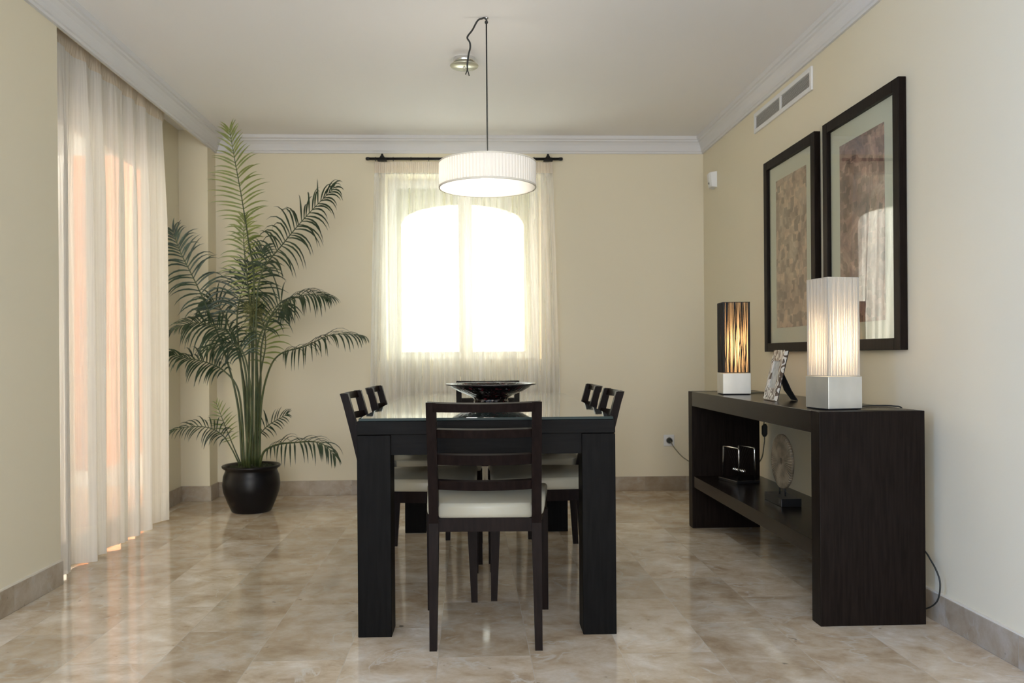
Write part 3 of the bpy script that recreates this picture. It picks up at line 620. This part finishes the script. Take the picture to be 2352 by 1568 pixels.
# ---------------------------------------------------------------- palm
PX, PY = -1.425, 5.46
pl = thing('potted_palm', 'tall green palm in a round black pot in the back left corner', 'plant', (PX, PY, 0))
MB().lathe([(0, 0), (.120, 0), (.126, .006), (.150, .060), (.176, .130), (.183, .180), (.176, .235), (.163, .268), (.166, .276), (.183, .288), (.186, .298), (.180, .304), (.166, .300), (.158, .285), (.156, .262), (0, .262)], 64).build('pot', M_pot, pl)
m = MB(); rnd = random.Random(5)
m.lathe([(.157, .263), (.15, .275), (.10, .292), (.04, .300), (0, .302)], 32)
for i in range(160):
    a, r_ = rnd.uniform(0, 6.28), .15*math.sqrt(rnd.random()); m.sphere((r_*math.cos(a), r_*math.sin(a), .283+.018*(1-r_/.15)), rnd.uniform(.006, .013), 0, 6)
m.build('soil', M_soil, pl)
FRONDS=[
  ([(-1.415,5.45,0.317),(-1.412,5.467,0.918),(-1.406,5.483,1.518),(-1.44,5.5,1.748),(-1.487,5.517,2.038),(-1.536,5.533,2.3),(-1.576,5.55,2.518)],0.52,0.17,0.9,1,0.25,34),
  ([(-1.379,5.42,0.326),(-1.367,5.408,0.778),(-1.372,5.397,1.228),(-1.333,5.385,1.536),(-1.19,5.373,1.731),(-1.034,5.362,1.911),(-0.855,5.35,2.09)],0.52,0.22,0.6,0,0.85,38),
  ([(-1.385,5.4,0.328),(-1.368,5.367,0.78),(-1.346,5.333,1.087),(-1.246,5.3,1.265),(-1.128,5.267,1.359),(-0.999,5.233,1.394),(-0.88,5.2,1.375)],0.55,0.2,0.35,0,0.8,30),
  ([(-1.362,5.42,0.326),(-1.337,5.375,0.695),(-1.275,5.33,0.919),(-1.19,5.285,1.024),(-1.03,5.24,1.069),(-0.846,5.195,1.141),(-0.659,5.15,1.128)],0.52,0.19,0.3,0,0.9,28),
  ([(-1.339,5.35,0.329),(-1.303,5.317,0.407),(-1.207,5.283,0.451),(-1.091,5.25,0.465),(-0.976,5.217,0.472),(-0.895,5.183,0.448),(-0.83,5.15,0.386)],0.2,0.18,0.3,0,0.9,26),
  ([(-1.394,5.5,0.316),(-1.393,5.5,0.459),(-1.341,5.5,0.539),(-1.27,5.5,0.587),(-1.193,5.5,0.629)],0.35,0.1,0.6,0,0.4,16),
  ([(-1.482,5.45,0.323),(-1.501,5.445,0.664),(-1.561,5.44,0.948),(-1.656,5.435,1.232),(-1.764,5.43,1.486),(-1.858,5.425,1.683),(-1.908,5.42,1.829)],0.5,0.2,0.5,0,0.6,34),
  ([(-1.427,5.35,0.335),(-1.416,5.338,0.698),(-1.428,5.327,0.948),(-1.497,5.315,1.129),(-1.616,5.303,1.204),(-1.748,5.292,1.221),(-1.874,5.28,1.172)],0.48,0.21,0.45,0,0.8,34),
  ([(-1.457,5.4,0.329),(-1.463,5.387,0.612),(-1.488,5.373,0.809),(-1.566,5.36,0.916),(-1.672,5.347,0.972),(-1.791,5.333,1.001),(-1.889,5.32,1.029)],0.5,0.17,0.45,0,0.8,28),
  ([(-1.491,5.4,0.324),(-1.53,5.384,0.416),(-1.58,5.368,0.502),(-1.663,5.352,0.555),(-1.781,5.336,0.563),(-1.893,5.32,0.538)],0.35,0.12,0.5,0,0.7,24),
  ([(-1.507,5.5,0.311),(-1.568,5.5,0.461),(-1.618,5.5,0.59),(-1.66,5.5,0.705)],0.3,0.09,0.8,1,0.2,16),
  ([(-1.458,5.55,0.304),(-1.464,5.564,0.772),(-1.459,5.578,1.178),(-1.449,5.592,1.411),(-1.417,5.606,1.588),(-1.384,5.62,1.735)],0.5,0.2,0.9,0,0.5,26),
  ([(-1.456,5.5,0.311),(-1.486,5.52,0.774),(-1.531,5.54,1.177),(-1.527,5.56,1.352),(-1.491,5.58,1.498),(-1.458,5.6,1.616)],0.5,0.19,0.9,0,0.5,24),
  ([(-1.435,5.55,0.304),(-1.412,5.56,0.656),(-1.384,5.57,0.916),(-1.356,5.58,1.09),(-1.375,5.59,1.236),(-1.417,5.6,1.354)],0.45,0.16,0.9,1,0.4,22),
  ([(-1.452,5.55,0.304),(-1.47,5.56,0.599),(-1.51,5.57,0.917),(-1.586,5.58,1.179),(-1.673,5.59,1.354),(-1.762,5.6,1.384)],0.5,0.18,0.7,0,0.6,24),
  ([(-1.414,5.5,0.31),(-1.373,5.5,0.774),(-1.365,5.5,1.061),(-1.307,5.5,1.261),(-1.221,5.5,1.375),(-1.208,5.5,1.289)],0.5,0.18,0.6,0,0.6,24),
  ([(-1.398,5.3,0.336),(-1.374,5.28,0.674),(-1.388,5.26,0.922),(-1.43,5.24,1.059),(-1.511,5.22,1.086),(-1.639,5.2,1.06)],0.5,0.17,0.5,0,0.7,22),
  ([(-1.433,5.5,0.311),(-1.426,5.51,0.918),(-1.44,5.52,1.291),(-1.461,5.53,1.522),(-1.484,5.54,1.754),(-1.48,5.55,1.929)],0.5,0.15,0.9,1,0.4,26),
]

def leaflet(bm, p, d, n_, up, L_, w, droop, mi):
    """narrow blade: 3 cross points x 6 stations, bending down"""
    pos = p.copy(); dr = d.copy(); prev = None; S = 6
    for k in range(S+1):
        t = k/S; ww = w*(.4+1.7*t if t < .35 else 1.35*((1-t)/.65)**.8*.74+.02)
        sd = dr.cross(n_); sd = sd.normalized() if sd.length > 1e-4 else Vector((1, 0, 0)); nn = sd.cross(dr).normalized()
        row = [bm.verts.new(pos-sd*ww+nn*ww*.35), bm.verts.new(pos), bm.verts.new(pos+sd*ww+nn*ww*.35)]
        if prev:
            for a in (0, 1):
                f = bm.faces.new((prev[a], prev[a+1], row[a+1], row[a])); f.smooth = True; f.material_index = mi
        prev = row; dr = (dr + Vector((0, 0, -1))*droop*(.10+.62*t)).normalized(); pos = pos + dr*(L_/S)
def inroom(p):
    return not (p.y > D-.012 or (p.x < XL+.01 and p.y > JY1-.02) or p.x < XW+.02 or (p.x < -1.83 and p.y < 5.24))
def frond(pts, start, L_, nmix, tone, droop, npairs, seed):
    rnd = random.Random(seed); P = smooth_path(pts, 8); n = len(P)
    base = Vector((PX, PY, 0)); P = [Vector(p) for p in P]
    root = base + Vector(((P[0].x-PX)*.9, (P[0].y-PY)*.9, .285)); P[0] = root
    P = [p for p in P if inroom(p)] or P
    n = len(P); m = MB(); m.tube([p-base for p in P], .0085 if L_ > .12 else .005, 7, .0016, 1)
    npairs = int(npairs*.8)
    for i in range(npairs):
        u = start + (1-start)*(i+.3+rnd.uniform(-.25, .25))/npairs; u = min(u, .995); f = u*(n-1); k = min(int(f), n-2); q = f-k
        p = P[k].lerp(P[k+1], q); T = (P[k+1]-P[k]).normalized()
        s_ = (u-start)/(1-start); env = min(1, .45+2.2*s_)*(1-.68*s_**2.4)
        Nn = (Vector((0, -1, 0))*nmix + Vector((0, 0, 1))*(1-nmix)).normalized(); Nn = (Nn - T*Nn.dot(T)).normalized()
        S = T.cross(Nn).normalized()
        for sg in (-1, 1):
            fw = .35+.85*s_**1.3+.9*s_**4+rnd.uniform(-.13, .13)
            d = (T*fw + S*sg + Nn*.22 + Vector((rnd.gauss(0, .09), rnd.gauss(0, .09), rnd.gauss(0, .09)))).normalized()
            LL = L_*1.25*env*rnd.uniform(.82, 1.12)
            dr = droop*rnd.uniform(.75, 1.5)
            # keep the blade inside the room
            for sc_ in (1, .75, .5, .3, 0):
                e = p + d*LL*sc_ + Vector((0, 0, -droop*.4*LL*sc_))
                if inroom(e) and inroom(p+d*LL*sc_): break
            if sc_ == 0: continue
            leaflet(m.bm, p-base, d, Nn, Vector((0, 0, 1)), LL*sc_, .0066 if L_ > .12 else .0045, dr, 0)
    o = m.build('frond', [M_leaf[tone], M_stalk], pl, nrm=False)
    if tone: o['label'] = 'yellow-green frond'
for i, fr_ in enumerate(FRONDS): frond(*fr_, 100+i)
m = MB(); rnd = random.Random(9)
for i in range(150):
    a = rnd.uniform(0, 6.28); c = Vector((.02, .02, 1.30)) + Vector((rnd.gauss(0, .045), rnd.gauss(0, .03), rnd.gauss(0, .06)))
    m.tube([Vector((.01, .02, 1.28)), (c+Vector((.01, .02, 1.28)))/2+Vector((0, 0, .01)), c], .0014, 4, cap=False); m.sphere(c, .0055, 0, 6)
m.build('seed_cluster', mottled('olive_seeds', (.10, .11, .03), (.22, .22, .08), 30, .6), pl)['label'] = 'olive green seed cluster'
